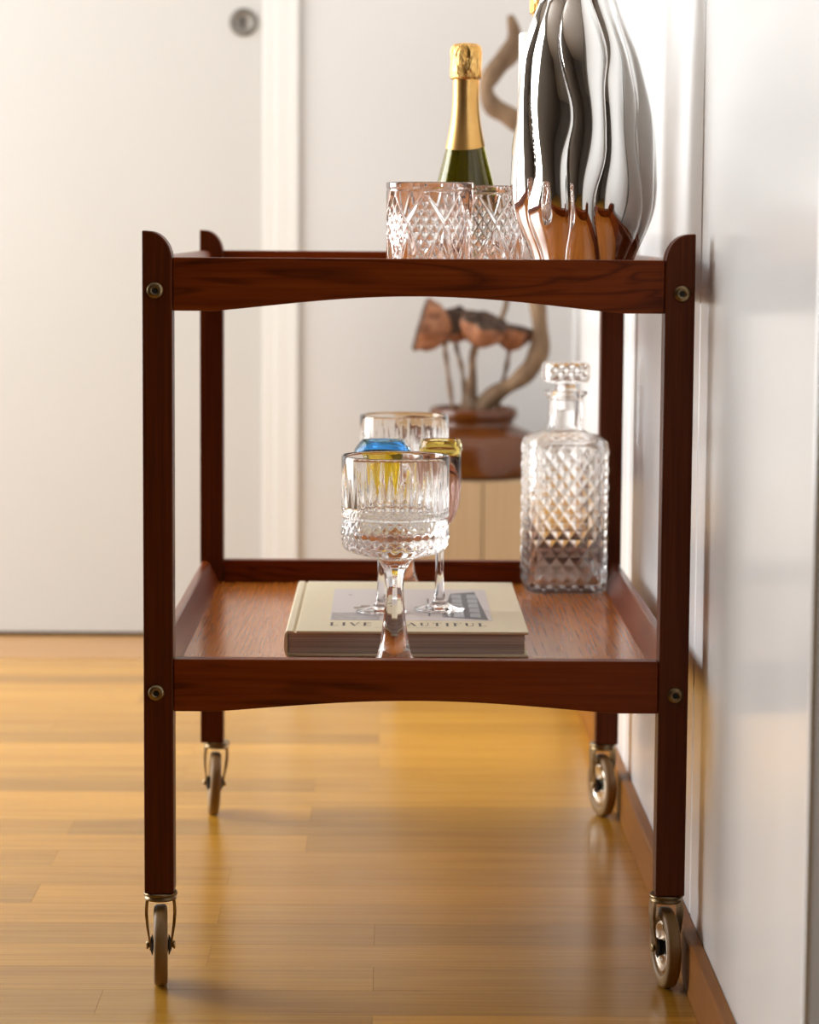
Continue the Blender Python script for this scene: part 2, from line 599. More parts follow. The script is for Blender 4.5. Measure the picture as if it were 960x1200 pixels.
# ------------------------------------------------------------------ the bar cart
HW, LW, LT = 0.25, 0.0272, 0.028
LEN = 0.7605
ZT = (0.676, 0.309)
cart = thing('bar_cart', 'two-tier dark teak serving cart on tan wheels beside the white panelled wall', 'bar cart', (0, LEN / 2, 0))
CY = LEN / 2


def leg_mesh(sx):
    """front view outline with a rounded inner top corner, sx=-1 left"""
    o, i = HW * sx, (HW - LW) * sx
    poly = [(o, 0.0895), (i, 0.0895), (i, 0.672)]
    for k in range(1, 13):
        a = PI / 2 * k / 12
        poly.append((i + (o - i) * 0.80 * (1 - math.cos(a)), 0.672 + 0.0275 * math.sin(a)))
    poly += [(o, 0.7000)]
    return poly


def bolt(parent, x, y, z, d):
    """d=-1 head faces the camera side"""
    m = Matrix.Translation((x, y - CY, z)) @ Matrix.Rotation(PI / 2 * (1 if d < 0 else -1), 4, 'X')
    b = MB().lathe([(0.0076, 0), (0.0076, 0.0008), (0.0066, 0.0022), (0.0045, 0.0029), (0.0030, 0.0029), (0.0030, 0.0012)], 28, mat=m)
    b.build('bolt', brass_dk, parent)
    MB().lathe([(0.0029, 0.0012), (0.0029, 0.0016)], 6, mat=m).build('bolt_socket', black_m, parent)


for sx in (-1, 1):
    for back_ in (0, 1):
        y0 = (LEN - LT if back_ else 0) - CY
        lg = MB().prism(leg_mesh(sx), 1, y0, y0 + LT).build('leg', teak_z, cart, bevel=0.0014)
        for zz in (0.646, 0.278):
            bolt(lg, 0.2383 * sx, LEN if back_ else 0.0, zz, 1 if back_ else -1)


def apron_poly(zt, zend, amp):
    n = 48
    X = HW - LW - 0.0003
    poly = [(-X, zt), (-X, zend)]
    for k in range(n + 1):
        x = -0.186 + 0.372 * k / n
        poly.append((x, zend + amp * max(0.0, math.cos(PI / 2 * x / 0.186)) ** 1.15))
    poly += [(X, zend), (X, zt)]
    return poly


for zt, zend, amp in ((0.676, 0.6278, 0.0142), (0.309, 0.2606, 0.0107)):
    tb = MB().box((-0.2365, 0.0165 - CY, zt - 0.034), (0.2365, LEN - 0.0165 - CY, zt - 0.026)).build('tray_board', tray_y, cart)
    for back_ in (0, 1):
        y0 = (LEN - 0.0185 if back_ else 0.002) - CY
        ap = MB().prism(apron_poly(zt, zend, amp), 1, y0, y0 + 0.0165)
        ap.build('end_rail', teak_x, tb, bevel=0.0009)
    for sx in (-1, 1):
        prof = [(0.2485, zt - 0.042), (0.2485, zt - 0.002), (0.2465, zt), (0.2405, zt), (0.2385, zt - 0.0012), (0.2345, zt - 0.010), (0.2295, zt - 0.021), (0.2275, zt - 0.0258), (0.2275, zt - 0.042)]
        pr = [(sx * a, b) for a, b in prof]
        MB().prism(pr, 1, LT - CY + 0.0004, LEN - LT - CY - 0.0004).build('side_rail', teak_y, tb, bevel=0.0006)


def make_caster(x, y, yaw, lean=0.0):
    z0 = 0.0895
    fork = MB()
    fork.lathe([(0.0150, 0.0893), (0.0158, 0.0880), (0.0158, 0.0865), (0.0138, 0.0858), (0.0138, 0.0848), (0.0150, 0.0842), (0.0150, 0.0825), (0.0135, 0.0815), (0.004, 0.0812)][::-1], 36)
    for s in (-1, 1):
        prev = None
        line = [(0.0108, 0.0825, 0.0085), (0.0114, 0.0780, 0.0085), (0.0118, 0.070, 0.0080), (0.0112, 0.058, 0.0068), (0.0098, 0.046, 0.0058), (0.0090, 0.038, 0.0060), (0.0090, 0.0335, 0.0040)]
        rings = []
        for px, pz, hw in line:
            a = [(s * px, -hw, pz), (s * (px + 0.0012 + 0.0016 * min(1, max(0, (pz - 0.036) / 0.03))), -hw, pz), (s * (px + 0.0012 + 0.0016 * min(1, max(0, (pz - 0.036) / 0.03))), hw, pz), (s * px, hw, pz)]
            rings.append(a)
        fork.loft(rings, False)
    fk = fork.build('caster', brass_dk, cart, (x, y - CY, 0), (0, lean, yaw))
    rot = Matrix.Translation((0, 0, 0.0380)) @ Matrix.Rotation(PI / 2, 4, 'Y')
    tyre = []
    for k in range(20):
        a = 2 * PI * k / 20
        ca, sa = math.cos(a), math.sin(a)
        e = 0.62
        tyre.append((0.0318 + 0.0061 * math.copysign(abs(ca) ** e, ca), 0.0064 * math.copysign(abs(sa) ** e, sa)))
    MB().lathe(tyre, 56, mat=rot, loop=True).build('tyre', tyre_m, fk)
    dish = []
    for r, h in ((0.004, 0.0072), (0.007, 0.0068), (0.0105, 0.0030), (0.0175, 0.0024), (0.0205, 0.0044), (0.0230, 0.0050), (0.0262, 0.0030)):
        dish.append((r, h))
    prof = [(r, -h) for r, h in dish] + [(r, h) for r, h in reversed(dish)]
    MB().lathe(prof, 48, mat=rot).build('wheel_disc', steel, fk)
    ax = MB().lathe([(0.0024, -0.0136), (0.0038, -0.0133), (0.0038, -0.0114), (0.0026, -0.0113), (0.0026, 0.0113), (0.0038, 0.0114), (0.0038, 0.0133), (0.0024, 0.0136)], 16, mat=rot)
    ax.build('axle', brass, fk)
    wsh = MB()
    for s in (-1, 1):
        wsh.lathe([(0.009, s * 0.0072), (0.0095, s * 0.0080), (0.006, s * 0.0093)], 20, mat=rot)
    wsh.build('hub_washer', gap_m, fk)


make_caster(-0.2362, 0.014, math.radians(5))
make_caster(0.2345, 0.014, math.radians(9))
make_caster(-0.2362, LEN - 0.014, math.radians(6), math.radians(3))
make_caster(0.2325, LEN - 0.014, math.radians(15))

ZS1 = 0.309 - 0.026 + 0.0004    # lower tray surface
ZS2 = 0.676 - 0.026 + 0.0004    # upper tray surface

# ------------------------------------------------------------------ silver vase
VR = [(0.650, 0.0400), (0.652, 0.0430), (0.665, 0.0465), (0.680, 0.0505), (0.698, 0.0595), (0.716, 0.0665), (0.735, 0.0697), (0.755, 0.0700), (0.785, 0.0685), (0.818, 0.0652),
      (0.846, 0.0605), (0.872, 0.0565), (0.895, 0.0482), (0.912, 0.0405), (0.926, 0.0350), (0.942, 0.0330), (0.960, 0.0340), (0.976, 0.0375), (0.984, 0.0400)]


def interp(tab, z):
    for (z0, r0), (z1, r1) in zip(tab[:-1], tab[1:]):
        if z <= z1:
            t = (z - z0) / (z1 - z0)
            t = max(0, min(1, t))
            return r0 + (r1 - r0) * t
    return tab[-1][1]


def vase_r(t, z):
    zz = z - 0.65
    # smoothed profile radius
    r = sum(interp(VR, z + d * 0.006) for d in (-1.5, -0.75, 0, 0.75, 1.5)) / 5
    if z < 0.656:
        r = interp(VR, z)
    tw = t + 0.085 * math.sin(zz * 26 + 2.2 * math.sin(2 * t + 0.6)) + 0.05 * math.sin(zz * 55 + 5 * t) + 0.16 * math.sin(t * 2 + 1.3) + 0.10 * math.sin(t * 3 + 0.2)
    n = 11
    s = abs(math.sin(n * tw / 2))
    lob = s ** 0.62
    amp = 0.0075 * min(1, zz / 0.03 + 0.25) * (0.55 if z > 0.93 else 1.0)
    amp *= 0.75 + 0.25 * math.sin(zz * 21 + 3 * t)
    k = r / 0.07
    return r + amp * (lob - 0.78) * (0.45 + 0.55 * k)


vs = MB()
nz, seg = 150, 440
zs = [0.6502 + (0.984 - 0.6502) * k / nz for k in range(nz + 1)]
rings = []
for z in zs:
    q_ = max(0, min(1, (z - 0.80) / 0.12))
    lean = -0.0065 * q_ * q_ * (3 - 2 * q_)
    lx_, ly_ = lean * math.cos(-0.35), lean * math.sin(-0.35)
    rings.append([(lx_ + vase_r(2 * PI * j / seg, z) * math.cos(2 * PI * j / seg), ly_ + vase_r(2 * PI * j / seg, z) * math.sin(2 * PI * j / seg), z - 0.65) for j in range(seg)])
for z in (0.983, 0.965, 0.93, 0.89, 0.80, 0.70, 0.66):
    rr = interp(VR, z) - 0.009
    rings.append([(rr * math.cos(2 * PI * j / seg), rr * math.sin(2 * PI * j / seg), z - 0.65) for j in range(seg)])
vs.loft(rings)
vase = vs.build('vase', chrome, None, (0.1600, 0.172, ZS2), (0, 0, 0.35), recalc=False)
vase['label'] = 'tall silver mirror-glazed vase with wavy vertical folds on the upper tray'
vase['category'] = 'vase'

# ------------------------------------------------------------------ cut crystal tumblers
TH, TR = 0.0955, 0.0408


def tumbler_cut(t, z):
    """depth of the cut at angle t, height z"""
    N = 7
    u = t * N / (2 * PI)
    H2 = 0.0275
    v = (z - 0.0285) / H2        # 0 bottom crossing, 1 waist crossing, 2 top star
    if z > TH - 0.006 or z < 0.004:
        return 0.0
    A, B = u + v / 2, u - v / 2
    dA, dB = abs((A + 0.5) % 1 - 0.5), abs((B + 0.5) % 1 - 0.5)
    groove = max(0, 1 - min(dA, dB) / 0.085)
    d = 0.0026 * groove
    fu = abs((u + 0.5) % 1 - 0.5)      # distance from star column
    if v > 2.12:
        rim = max(0, 1 - abs(v - 2.2) / 0.08)
        return 0.0008 * rim
    inside = 2 * fu + abs(v - 1) < 1.0
    if inside and v > 0:
        # fine cross hatching
        d = max(d, 0.0020 * (1 - min(tri(A * 4), tri(B * 4))))
    elif v < 1:
        # fans opening downwards from the waist crossings
        du = (u % 1.0) - 0.5
        ang = math.atan2(du * 1.25, 1.16 - v)
        d = max(d, 0.0036 * (1 - tri(ang * 2.9)) * min(1, (1.16 - v) * 1.6))
    return d


def make_tumbler_mesh():
    seg, nz = 336, 84
    mb = MB()
    prof = [(0.030, 0.0), (0.0375, 0.0)] + [(0.0395, 0.0012)]
    for k in range(nz + 1):
        z = 0.003 + (TH - 0.004) * k / nz
        prof.append((TR - 0.0008 + 0.0008 * z / TH, z))
    m_out = len(prof)
    prof += [(TR - 0.0006, TH), (TR - 0.0026, TH), (TR - 0.0036, TH - 0.001), (TR - 0.0062, 0.055), (TR - 0.0068, 0.022), (TR - 0.0105, 0.0145), (0.015, 0.0135)]

    def rf(t, k, r, z):
        if 2 < k < m_out:
            return r - tumbler_cut(t, z)
        return r
    mb.lathe(prof, seg, rf)
    return mb


tb0 = make_tumbler_mesh().build('crystal_tumbler', crystal, None, (0.0105, 0.082, ZS2), (0, 0, 0.10), recalc=False)
tb0['label'] = 'cut crystal tumbler at the front edge of the upper tray, in full view'
tb0['category'] = 'tumbler'
tb0['group'] = 'cut crystal tumblers on the upper tray'
tb1 = tb0.copy()
COL.objects.link(tb1)
tb1.location = (0.0700, 0.270, ZS2)
tb1.rotation_euler = (0, 0, -0.02)
tb1['label'] = 'cut crystal tumbler behind the other, half hidden by the silver vase'

# ------------------------------------------------------------------ sparkling wine bottles
def make_bottle(name, label, loc, H, rb, foil_low, group):
    t = thing(name, label, 'bottle', loc, 0, group)
    rn, rc = 0.0138, 0.0166
    zf, zc = H - foil_low, H - 0.037
    zsh = H - foil_low - 0.065
    # glass body with a hollow inside
    prof = [(rb * 0.6, 0.004), (rb * 0.85, 0.0), (rb * 0.97, 0.003), (rb, 0.009), (rb, zsh)]
    n = 14
    for k in range(1, n + 1):
        q = k / n
        s = q * q * (3 - 2 * q)
        prof.append((rb + (rn - 0.0006 - rb) * (0.35 * s + 0.65 * math.sin(q * PI / 2) ** 1.1), zsh + (H - 0.055 - zsh) * q))
    prof.append((rn - 0.0006, H - 0.012))
    top = len(prof)
    inner = [(max(0.003, r - 0.003), min(z, H - 0.02)) for r, z in prof[3:]][::-1]
    inner[-1] = (rb - 0.006, 0.014)
    body = MB().lathe(prof + [(rn - 0.003, H - 0.012)] + inner, 64)
    body.build('bottle_glass', bottle_g, t, recalc=False)

    # smooth foil sleeve over the neck
    def bodyr(z):
        pz = [(zz, rr) for rr, zz in prof[4:]]
        return interp(pz, z)
    seg, rows = 64, 18
    rings = []
    for k in range(rows + 1):
        ring = []
        for j in range(seg):
            a = 2 * PI * j / seg
            low = zf + 0.005 * math.sin(a + 0.3)
            z = low + (zc + 0.002 - low) * k / rows
            r = bodyr(z) + 0.0007
            ring.append((r * math.cos(a), r * math.sin(a), z))
        rings.append(ring)
    MB().loft(rings, True, False, False).build('neck_foil', gold_foil, t)
    # crumpled crown
    pr = []
    for r, z in ((rn + 0.0010, zc - 0.001), (rc, zc), (rc + 0.0002, zc + 0.002), (rc - 0.0003, zc + 0.010), (rc - 0.0004, zc + 0.020), (rc, zc + 0.028), (rc - 0.001, zc + 0.033), (rc - 0.004, zc + 0.036), (0.006, zc + 0.037)):
        pr.append((r, z))
    rr = random.Random(3)

    def rf(a, k, r, z):
        return r * (1 + 0.022 * math.sin(9 * a + 2.1 * k) + 0.016 * math.sin(17 * a - k * 2.7) + 0.012 * math.sin(26 * a + 3.3 * k)) if 1 < k < 8 else r
    MB().lathe(pr, 72, rf).build('crown_foil', gold_crush, t)
    return t


make_bottle('sparkling_wine_bottle', 'small green bottle with gold foil, its neck showing above the front tumbler', (0.0525, 0.42, ZS2), 0.2465, 0.0355, 0.107, 'gold-foiled wine bottles on the upper tray')
make_bottle('sparkling_wine_bottle', 'taller gold-foiled bottle almost wholly hidden behind the silver vase', (0.1375, 0.46, ZS2), 0.318, 0.0345, 0.112, 'gold-foiled wine bottles on the upper tray')

# white candle behind the vase
cd = thing('pillar_candle', 'slim white candle standing at the left edge behind the silver vase', 'candle', (0.1265, 0.375, ZS2))
MB().lathe([(0.0205, 0), (0.0212, 0.002), (0.0212, 0.252), (0.0200, 0.2545), (0.014, 0.2535), (0.004, 0.252)], 40).build('wax', candle_m, cd)
MB().tube([(0, 0, 0.252), (0.0005, 0, 0.257), (0.0018, 0, 0.261)], 0.001, 8).build('wick', black_m, cd)

# ------------------------------------------------------------------ coffee-table book
bk = thing('book', 'thick cream hardcover picture book lying on the lower tray under two coloured goblets', 'book', (-0.008, 0.367, ZS1))
BW, BL, BT = 0.1205, 0.1865, 0.0255
cov = MB()
cov.box((-BW + 0.004, -BL, 0), (BW, BL, 0.0026), 0.0008)
cov.box((-BW + 0.012, -BL, BT - 0.0026), (BW, BL, BT), 0.0008)
# rounded spine with a hinge groove
sp = []
for k in range(9):
    a = PI / 2 + PI * k / 8
    sp.append((-BW + 0.003 + 0.003 * math.cos(a) * 1.0, BT / 2 + (BT / 2) * math.sin(a)))
inn = [(-BW + 0.0035, 0.0024), (-BW + 0.0035, BT - 0.0024)]
cov.prism([(-BW + 0.0125, BT - 0.0024), (-BW + 0.0105, BT - 0.0014), (-BW + 0.0085, BT)] + sp + [(-BW + 0.0125, 0), (-BW + 0.0125, 0.0024)] + inn, 1, -BL, BL)
cov.build('cover', cover_m, bk)
pg = MB().box((-BW + 0.0045, -BL + 0.004, 0.0027), (BW - 0.004, BL - 0.004, BT - 0.0027)).build('page_block', pages_m, bk)
ph = MB()


def flat(mb, x0, y0, x1, y1, z, mi):
    mb.add([(x0, y0, z), (x1, y0, z), (x1, y1, z), (x0, y1, z)], [(0, 1, 2, 3)], False, mi)


zt_ = BT + 0.00015
px0, px1, py0, py1 = -0.077, 0.0875, -0.112, 0.122      # photograph on the cover, in book coordinates
ph.box((px0, py0, BT), (px1, py1, zt_), 0, None, 0)
flat(ph, px0 + 0.001, py0 + 0.001, px0 + 0.050, py0 + 0.052, zt_ + 0.0001, 1)
flat(ph, px0 + 0.023, py0 + 0.082, px0 + 0.048, py0 + 0.094, zt_ + 0.0001, 4)
flat(ph, px0 + 0.030, py0 + 0.094, px0 + 0.040, py0 + 0.106, zt_ + 0.0001, 4)
flat(ph, px0 + 0.016, py1 - 0.050, px0 + 0.020, py1 - 0.045, zt_ + 0.0001, 4)
flat(ph, px0 + 0.100, py0 + 0.03, px0 + 0.102, py0 + 0.16, zt_ + 0.0001, 2)
# tall window, drawn in perspective as printed
wx0, wx1 = px0 + 0.110, px1 - 0.004
ph.add([(wx0 + 0.004, py0 + 0.025, zt_ + 0.0001), (wx1, py0 + 0.004, zt_ + 0.0001), (wx1 - 0.008, py1 - 0.02, zt_ + 0.0001), (wx0 + 0.016, py1 - 0.035, zt_ + 0.0001)], [(0, 1, 2, 3)], False, 2)
for r in range(2):
    for c in range(5):
        x0 = wx0 + 0.016 + r * 0.0165
        y0 = py0 + 0.024 + c * 0.035
        ph.add([(x0, y0, zt_ + 0.0002), (x0 + 0.011, y0 - 0.003, zt_ + 0.0002), (x0 + 0.011, y0 + 0.028, zt_ + 0.0002), (x0 + 0.001, y0 + 0.029, zt_ + 0.0002)], [(0, 1, 2, 3)], False, 3)
ph.build('cover_photograph', [photo_lt, photo_gr, photo_dk, photo_bl, photo_br], bk, recalc=False)

# title in high-contrast roman capitals
LT_ = MB()
HT = 0.021


def bar(x0, y0, x1, y1, w0):
    """stroke of horizontal width w0 from (x0,y0) to (x1,y1)"""
    LT_.add([(x0 - w0 / 2, y0, zt_), (x0 + w0 / 2, y0, zt_), (x1 + w0 / 2, y1, zt_), (x1 - w0 / 2, y1, zt_)], [(0, 1, 2, 3)])


def hair(x0, x1, y, h=0.0011):
    LT_.add([(x0, y - h / 2, zt_), (x1, y - h / 2, zt_), (x1, y + h / 2, zt_), (x0, y + h / 2, zt_)], [(0, 1, 2, 3)])


def arc(cx, cy, rx, ry, a0, a1, thick, n=12):
    for k in range(n):
        a, b = a0 + (a1 - a0) * k / n, a0 + (a1 - a0) * (k + 1) / n
        ta = 0.0003 + thick * abs(math.cos(a))
        tb_ = 0.0003 + thick * abs(math.cos(b))
        v = []
        for q, t_ in ((a, ta), (b, tb_)):
            v += [(cx + rx * math.cos(q), cy + ry * math.sin(q), zt_), (cx + (rx - t_) * math.cos(q), cy + (ry - 0.0010) * math.sin(q), zt_)]
        f = (0, 2, 3, 1)
        LT_.add(v, [f])


TK, TN = 0.0022, 0.0006


def letter(ch, x, y):
    W_ = 0.0085
    if ch == 'I':
        bar(x + 0.002, y, x + 0.002, y + HT, TK)
        hair(x, x + 0.004, y)
        hair(x, x + 0.004, y + HT)
    elif ch in 'LEFTB':
        sx = x + 0.002 if ch != 'T' else x + W_ / 2
        bar(sx, y, sx, y + HT, TK)
        if ch in 'LE':
            hair(x, x + 0.008, y)
            bar(x + 0.0077, y, x + 0.0077, y + HT * 0.2, TN)
        if ch in 'EF':
            hair(x, x + 0.008, y + HT)
            hair(x + 0.002, x + 0.006, y + HT * 0.52)
            bar(x + 0.0077, y + HT * 0.8, x + 0.0077, y + HT, TN)
        if ch == 'T':
            hair(x, x + W_, y + HT)
            for q in (0.0003, W_ - 0.0003):
                bar(x + q, y + HT * 0.8, x + q, y + HT, TN)
            hair(sx - 0.002, sx + 0.002, y)
        if ch in 'LF':
            hair(x, x + 0.004, y if ch == 'F' else y + HT)
        if ch == 'B':
            arc(x + 0.003, y + HT * 0.76, 0.0050, HT * 0.24, -PI / 2, PI / 2, 0.0016)
            arc(x + 0.003, y + HT * 0.26, 0.0058, HT * 0.26, -PI / 2, PI / 2, 0.0018)
            hair(x, x + 0.004, y + 0.0005)
            hair(x, x + 0.004, y + HT - 0.0005)
    elif ch == 'V':
        bar(x + 0.0012, y + HT, x + 0.0050, y, TK)
        bar(x + 0.0088, y + HT, x + 0.0050, y, TN)
        hair(x - 0.0008, x + 0.003, y + HT)
        hair(x + 0.0074, x + 0.0102, y + HT)
    elif ch == 'A':
        bar(x + 0.0045, y + HT, x + 0.0084, y, TK)
        bar(x + 0.0045, y + HT, x + 0.0008, y, TN)
        hair(x + 0.002, x + 0.007, y + HT * 0.32)
        hair(x - 0.0006, x + 0.0022, y)
        hair(x + 0.0066, x + 0.0102, y)
    elif ch == 'U':
        bar(x + 0.0016, y + HT * 0.25, x + 0.0016, y + HT, TK)
        bar(x + 0.0080, y + HT * 0.25, x + 0.0080, y + HT, TN)
        arc(x + 0.0044, y + HT * 0.27, 0.0038, HT * 0.27, PI, 2 * PI, 0.0012)
        hair(x, x + 0.0034, y + HT)
        hair(x + 0.0066, x + 0.0094, y + HT)
    return {'I': 0.0042, 'V': 0.0095, 'A': 0.0095, 'U': 0.0092, 'T': 0.0088}.get(ch, 0.0084)


xx = -0.0765
for ch in 'LIVE BEAUTIFUL':
    if ch == ' ':
        xx += 0.0080
        continue
    xx += letter(ch, xx, -0.150) + 0.00365
LT_.build('title_lettering', ink, bk, recalc=False)
fc = bpy.data.curves.new('subtitle', 'FONT')
fc.body = 'ATHENA CALDERONE'
fc.size = 0.0060
fc.space_character = 1.15
fc.align_x = 'CENTER'
fo = bpy.data.objects.new('subtitle_text', fc)
COL.objects.link(fo)
me = bpy.data.meshes.new_from_object(fo)
bpy.data.objects.remove(fo)
me.materials.clear()
me.materials.append(new_mat('grey_ink', (0.38, 0.34, 0.27), 0.5))
st = bpy.data.objects.new('small_lettering', me)
COL.objects.link(st)
st.parent = bk
st.location = (0.002, -0.164, zt_)

# ------------------------------------------------------------------ cut-glass coupes
def coupe_mesh():
    seg = 288
    prof, tag_ = [], []

    def P(r, z, k):
        prof.append((r, z))
        tag_.append(k)
    for r, z in ((0.030, 0.0), (0.0365, 0.0002), (0.0378, 0.0010), (0.0374, 0.0022), (0.032, 0.0042), (0.026, 0.0075), (0.0205, 0.0135), (0.0168, 0.0205), (0.0138, 0.0300), (0.0118, 0.0420), (0.0098, 0.0580), (0.0084, 0.0740), (0.0078, 0.0860), (0.0086, 0.0960), (0.0112, 0.1050), (0.0150, 0.1110)):
        P(r, z, 'stem')
    for r, z in ((0.0200, 0.1138), (0.0280, 0.1158), (0.0370, 0.1180), (0.0440, 0.1205), (0.0482, 0.1240)):
        P(r, z, 'under')
    n = 14
    for k in range(n + 1):
        q = k / n
        P(0.0490 + 0.0014 * math.sin(q * PI), 0.1265 + 0.0225 * q, 'dia')
    for r, z in ((0.0484, 0.1500), (0.0480, 0.1512), (0.0488, 0.1522), (0.0500, 0.1535), (0.0503, 0.1555), (0.0498, 0.1575), (0.0488, 0.1585)):
        P(r, z, 'ring')
    n = 30
    for k in range(n + 1):
        P(0.0503, 0.1592 + 0.0420 * k / n, 'flute')
    for r, z in ((0.0503, 0.2060), (0.0502, 0.2088), (0.0496, 0.2098), (0.0490, 0.2098), (0.0487, 0.2088), (0.0483, 0.1900), (0.0474, 0.1550), (0.0462, 0.1420), (0.0430, 0.1360), (0.034, 0.1310), (0.020, 0.1280), (0.008, 0.1270)):
        P(r, z, 'in')

    def rf(t, k, r, z):
        g = tag_[k]
        if g == 'stem':
            if z > 0.02:
                m = 8
                a = (t * m / (2 * PI)) % 1.0
                a = (a - 0.5) * 2 * PI / m
                f = math.cos(PI / m) / math.cos(a)
                b = min(1, (z - 0.02) / 0.02)
                return r * (1 + b * (f - 0.96))
            return r
        if g == 'under':
            return r + 0.0007 * math.cos(24 * t)
        if g == 'dia':
            u = t * 36 / (2 * PI)
            v = (z - 0.1265) / 0.01125
            return r + 0.0013 * (min(tri(u + v), tri(u - v)) - 0.5)
        if g == 'flute':
            q = (z - 0.1592) / 0.042
            u = (t * 36 / (2 * PI)) % 1.0
            lng = 1.0 if int(t * 36 / (2 * PI)) % 2 == 0 else 0.72
            wdt = 0.5 * max(0, 1 - q / lng)
            return r - 0.0023 * max(0, wdt - abs(u - 0.5)) / 0.5 * (1 if q > 0.02 else 0.2)
        if g == 'ring':
            return r + 0.00025 * math.cos(64 * t)
        return r
    return MB().lathe(prof, seg, rf)


cp0 = coupe_mesh().build('cut_glass_coupe', glass, None, (-0.0200, 0.0585, ZS1), recalc=False)
cp0['label'] = 'clear cut-glass coupe standing in front of the book, nearest of the glasses'
cp0['category'] = 'glass'
cp0['group'] = 'clear cut-glass coupes on the lower tray'
cp1 = cp0.copy()
COL.objects.link(cp1)
cp1.location = (-0.0095, 0.600, ZS1)
cp1.rotation_euler = (0, 0, 0.3)
cp1['label'] = 'clear cut-glass coupe behind the book, its rim above the coloured goblets'


# ------------------------------------------------------------------ coloured goblets on the book
def goblet(label, loc, lipw, bowl, lipmat, bowlmat, H):
    t = thing('coloured_goblet', label, 'glass', loc, 0, 'coloured goblets on the book')
    zb = bowl[0][1]
    st = [(0.020, 0.0), (0.0258, 0.0002), (0.0268, 0.0010), (0.0262, 0.0020), (0.018, 0.0036), (0.010, 0.0062), (0.0060, 0.0115), (0.0047, 0.022), (0.0043, 0.045), (0.0043, zb - 0.014), (0.0050, zb - 0.005), (bowl[0][0] * 0.96, zb - 0.0004)]
    MB().lathe(st, 48).build('stem', glass, t, recalc=False)
    outer = bowl
    inner = [(max(0.0015, r - 0.0009), z + (0.004 if i == 0 else 0)) for i, (r, z) in enumerate(bowl)][::-1]
    inner = [(r, min(z, bowl[-1][1])) for r, z in inner]

    def rf(a, k, r, z):
        return r * (1 + 0.02 * math.cos(12 * a)) if 0 < k < len(bowl) - 1 else r
    MB().lathe(outer + inner, 96, rf).build('bowl', bowlmat, t, recalc=False)
    zt = bowl[-1][1] + 0.0004
    r0 = bowl[-1][0]
    r1, r2, h = lipw
    lip = [(r0 - 0.0013, zt), (r0, zt), (r1 - 0.0016, zt + h * 0.26), (r1, zt + h * 0.38), (r1 - 0.0004, zt + h * 0.50), (r2 + 0.0012, zt + h * 0.93), (r2 + 0.0004, zt + h), (r2 - 0.0004, zt + h * 0.93), (r1 - 0.0018, zt + h * 0.46), (r1 - 0.0030, zt + h * 0.34)]
    MB().lathe(lip, 64, loop=True).build('rim', lipmat, t, recalc=False)
    return t


ZBK = ZS1 + BT + 0.0005
goblet('small goblet with a flared blue rim over a yellow funnel bowl, on the book', (-0.0330, 0.312, ZBK), (0.0292, 0.0215, 0.0195),
       [(0.0040, 0.086), (0.0110, 0.098), (0.0165, 0.116), (0.0205, 0.138), (0.0218, 0.1580)], blue_g, yellow_g, 0.178)
goblet('small goblet with an olive rim over a straight mauve bowl, on the book', (0.0270, 0.330, ZBK), (0.0228, 0.0192, 0.0165),
       [(0.0040, 0.082), (0.0110, 0.090), (0.0160, 0.100), (0.0200, 0.113), (0.0212, 0.130), (0.0212, 0.1605)], olive_g, mauve_g, 0.177)

# ------------------------------------------------------------------ square decanter
dc = thing('decanter', 'square diamond-cut glass decanter with its stopper, at the back of the lower tray', 'decanter', (0.1790, 0.6905, ZS1), math.radians(2.5))


def rsq(s, a, r):
    """point and outward normal at fraction s of the outline of a rounded square of half side a"""
    st_ = 2 * (a - r)
    q = PI * r / 2
    per = 4 * (st_ + q)
    d = (s % 1.0) * per
    for k in range(4):
        rot = k * PI / 2
        if d <= st_:
            p, n_ = (a, -(a - r) + d), (1, 0)
            break
        d -= st_
        if d <= q:
            th = d / r
            p, n_ = (a - r + r * math.cos(th), a - r + r * math.sin(th)), (math.cos(th), math.sin(th))
            break
        d -= q
    c, s_ = math.cos(rot), math.sin(rot)
    return (p[0] * c - p[1] * s_, p[0] * s_ + p[1] * c), (n_[0] * c - n_[1] * s_, n_[0] * s_ + n_[1] * c)


NCOL = 48
DA, DR = 0.0462, 0.011


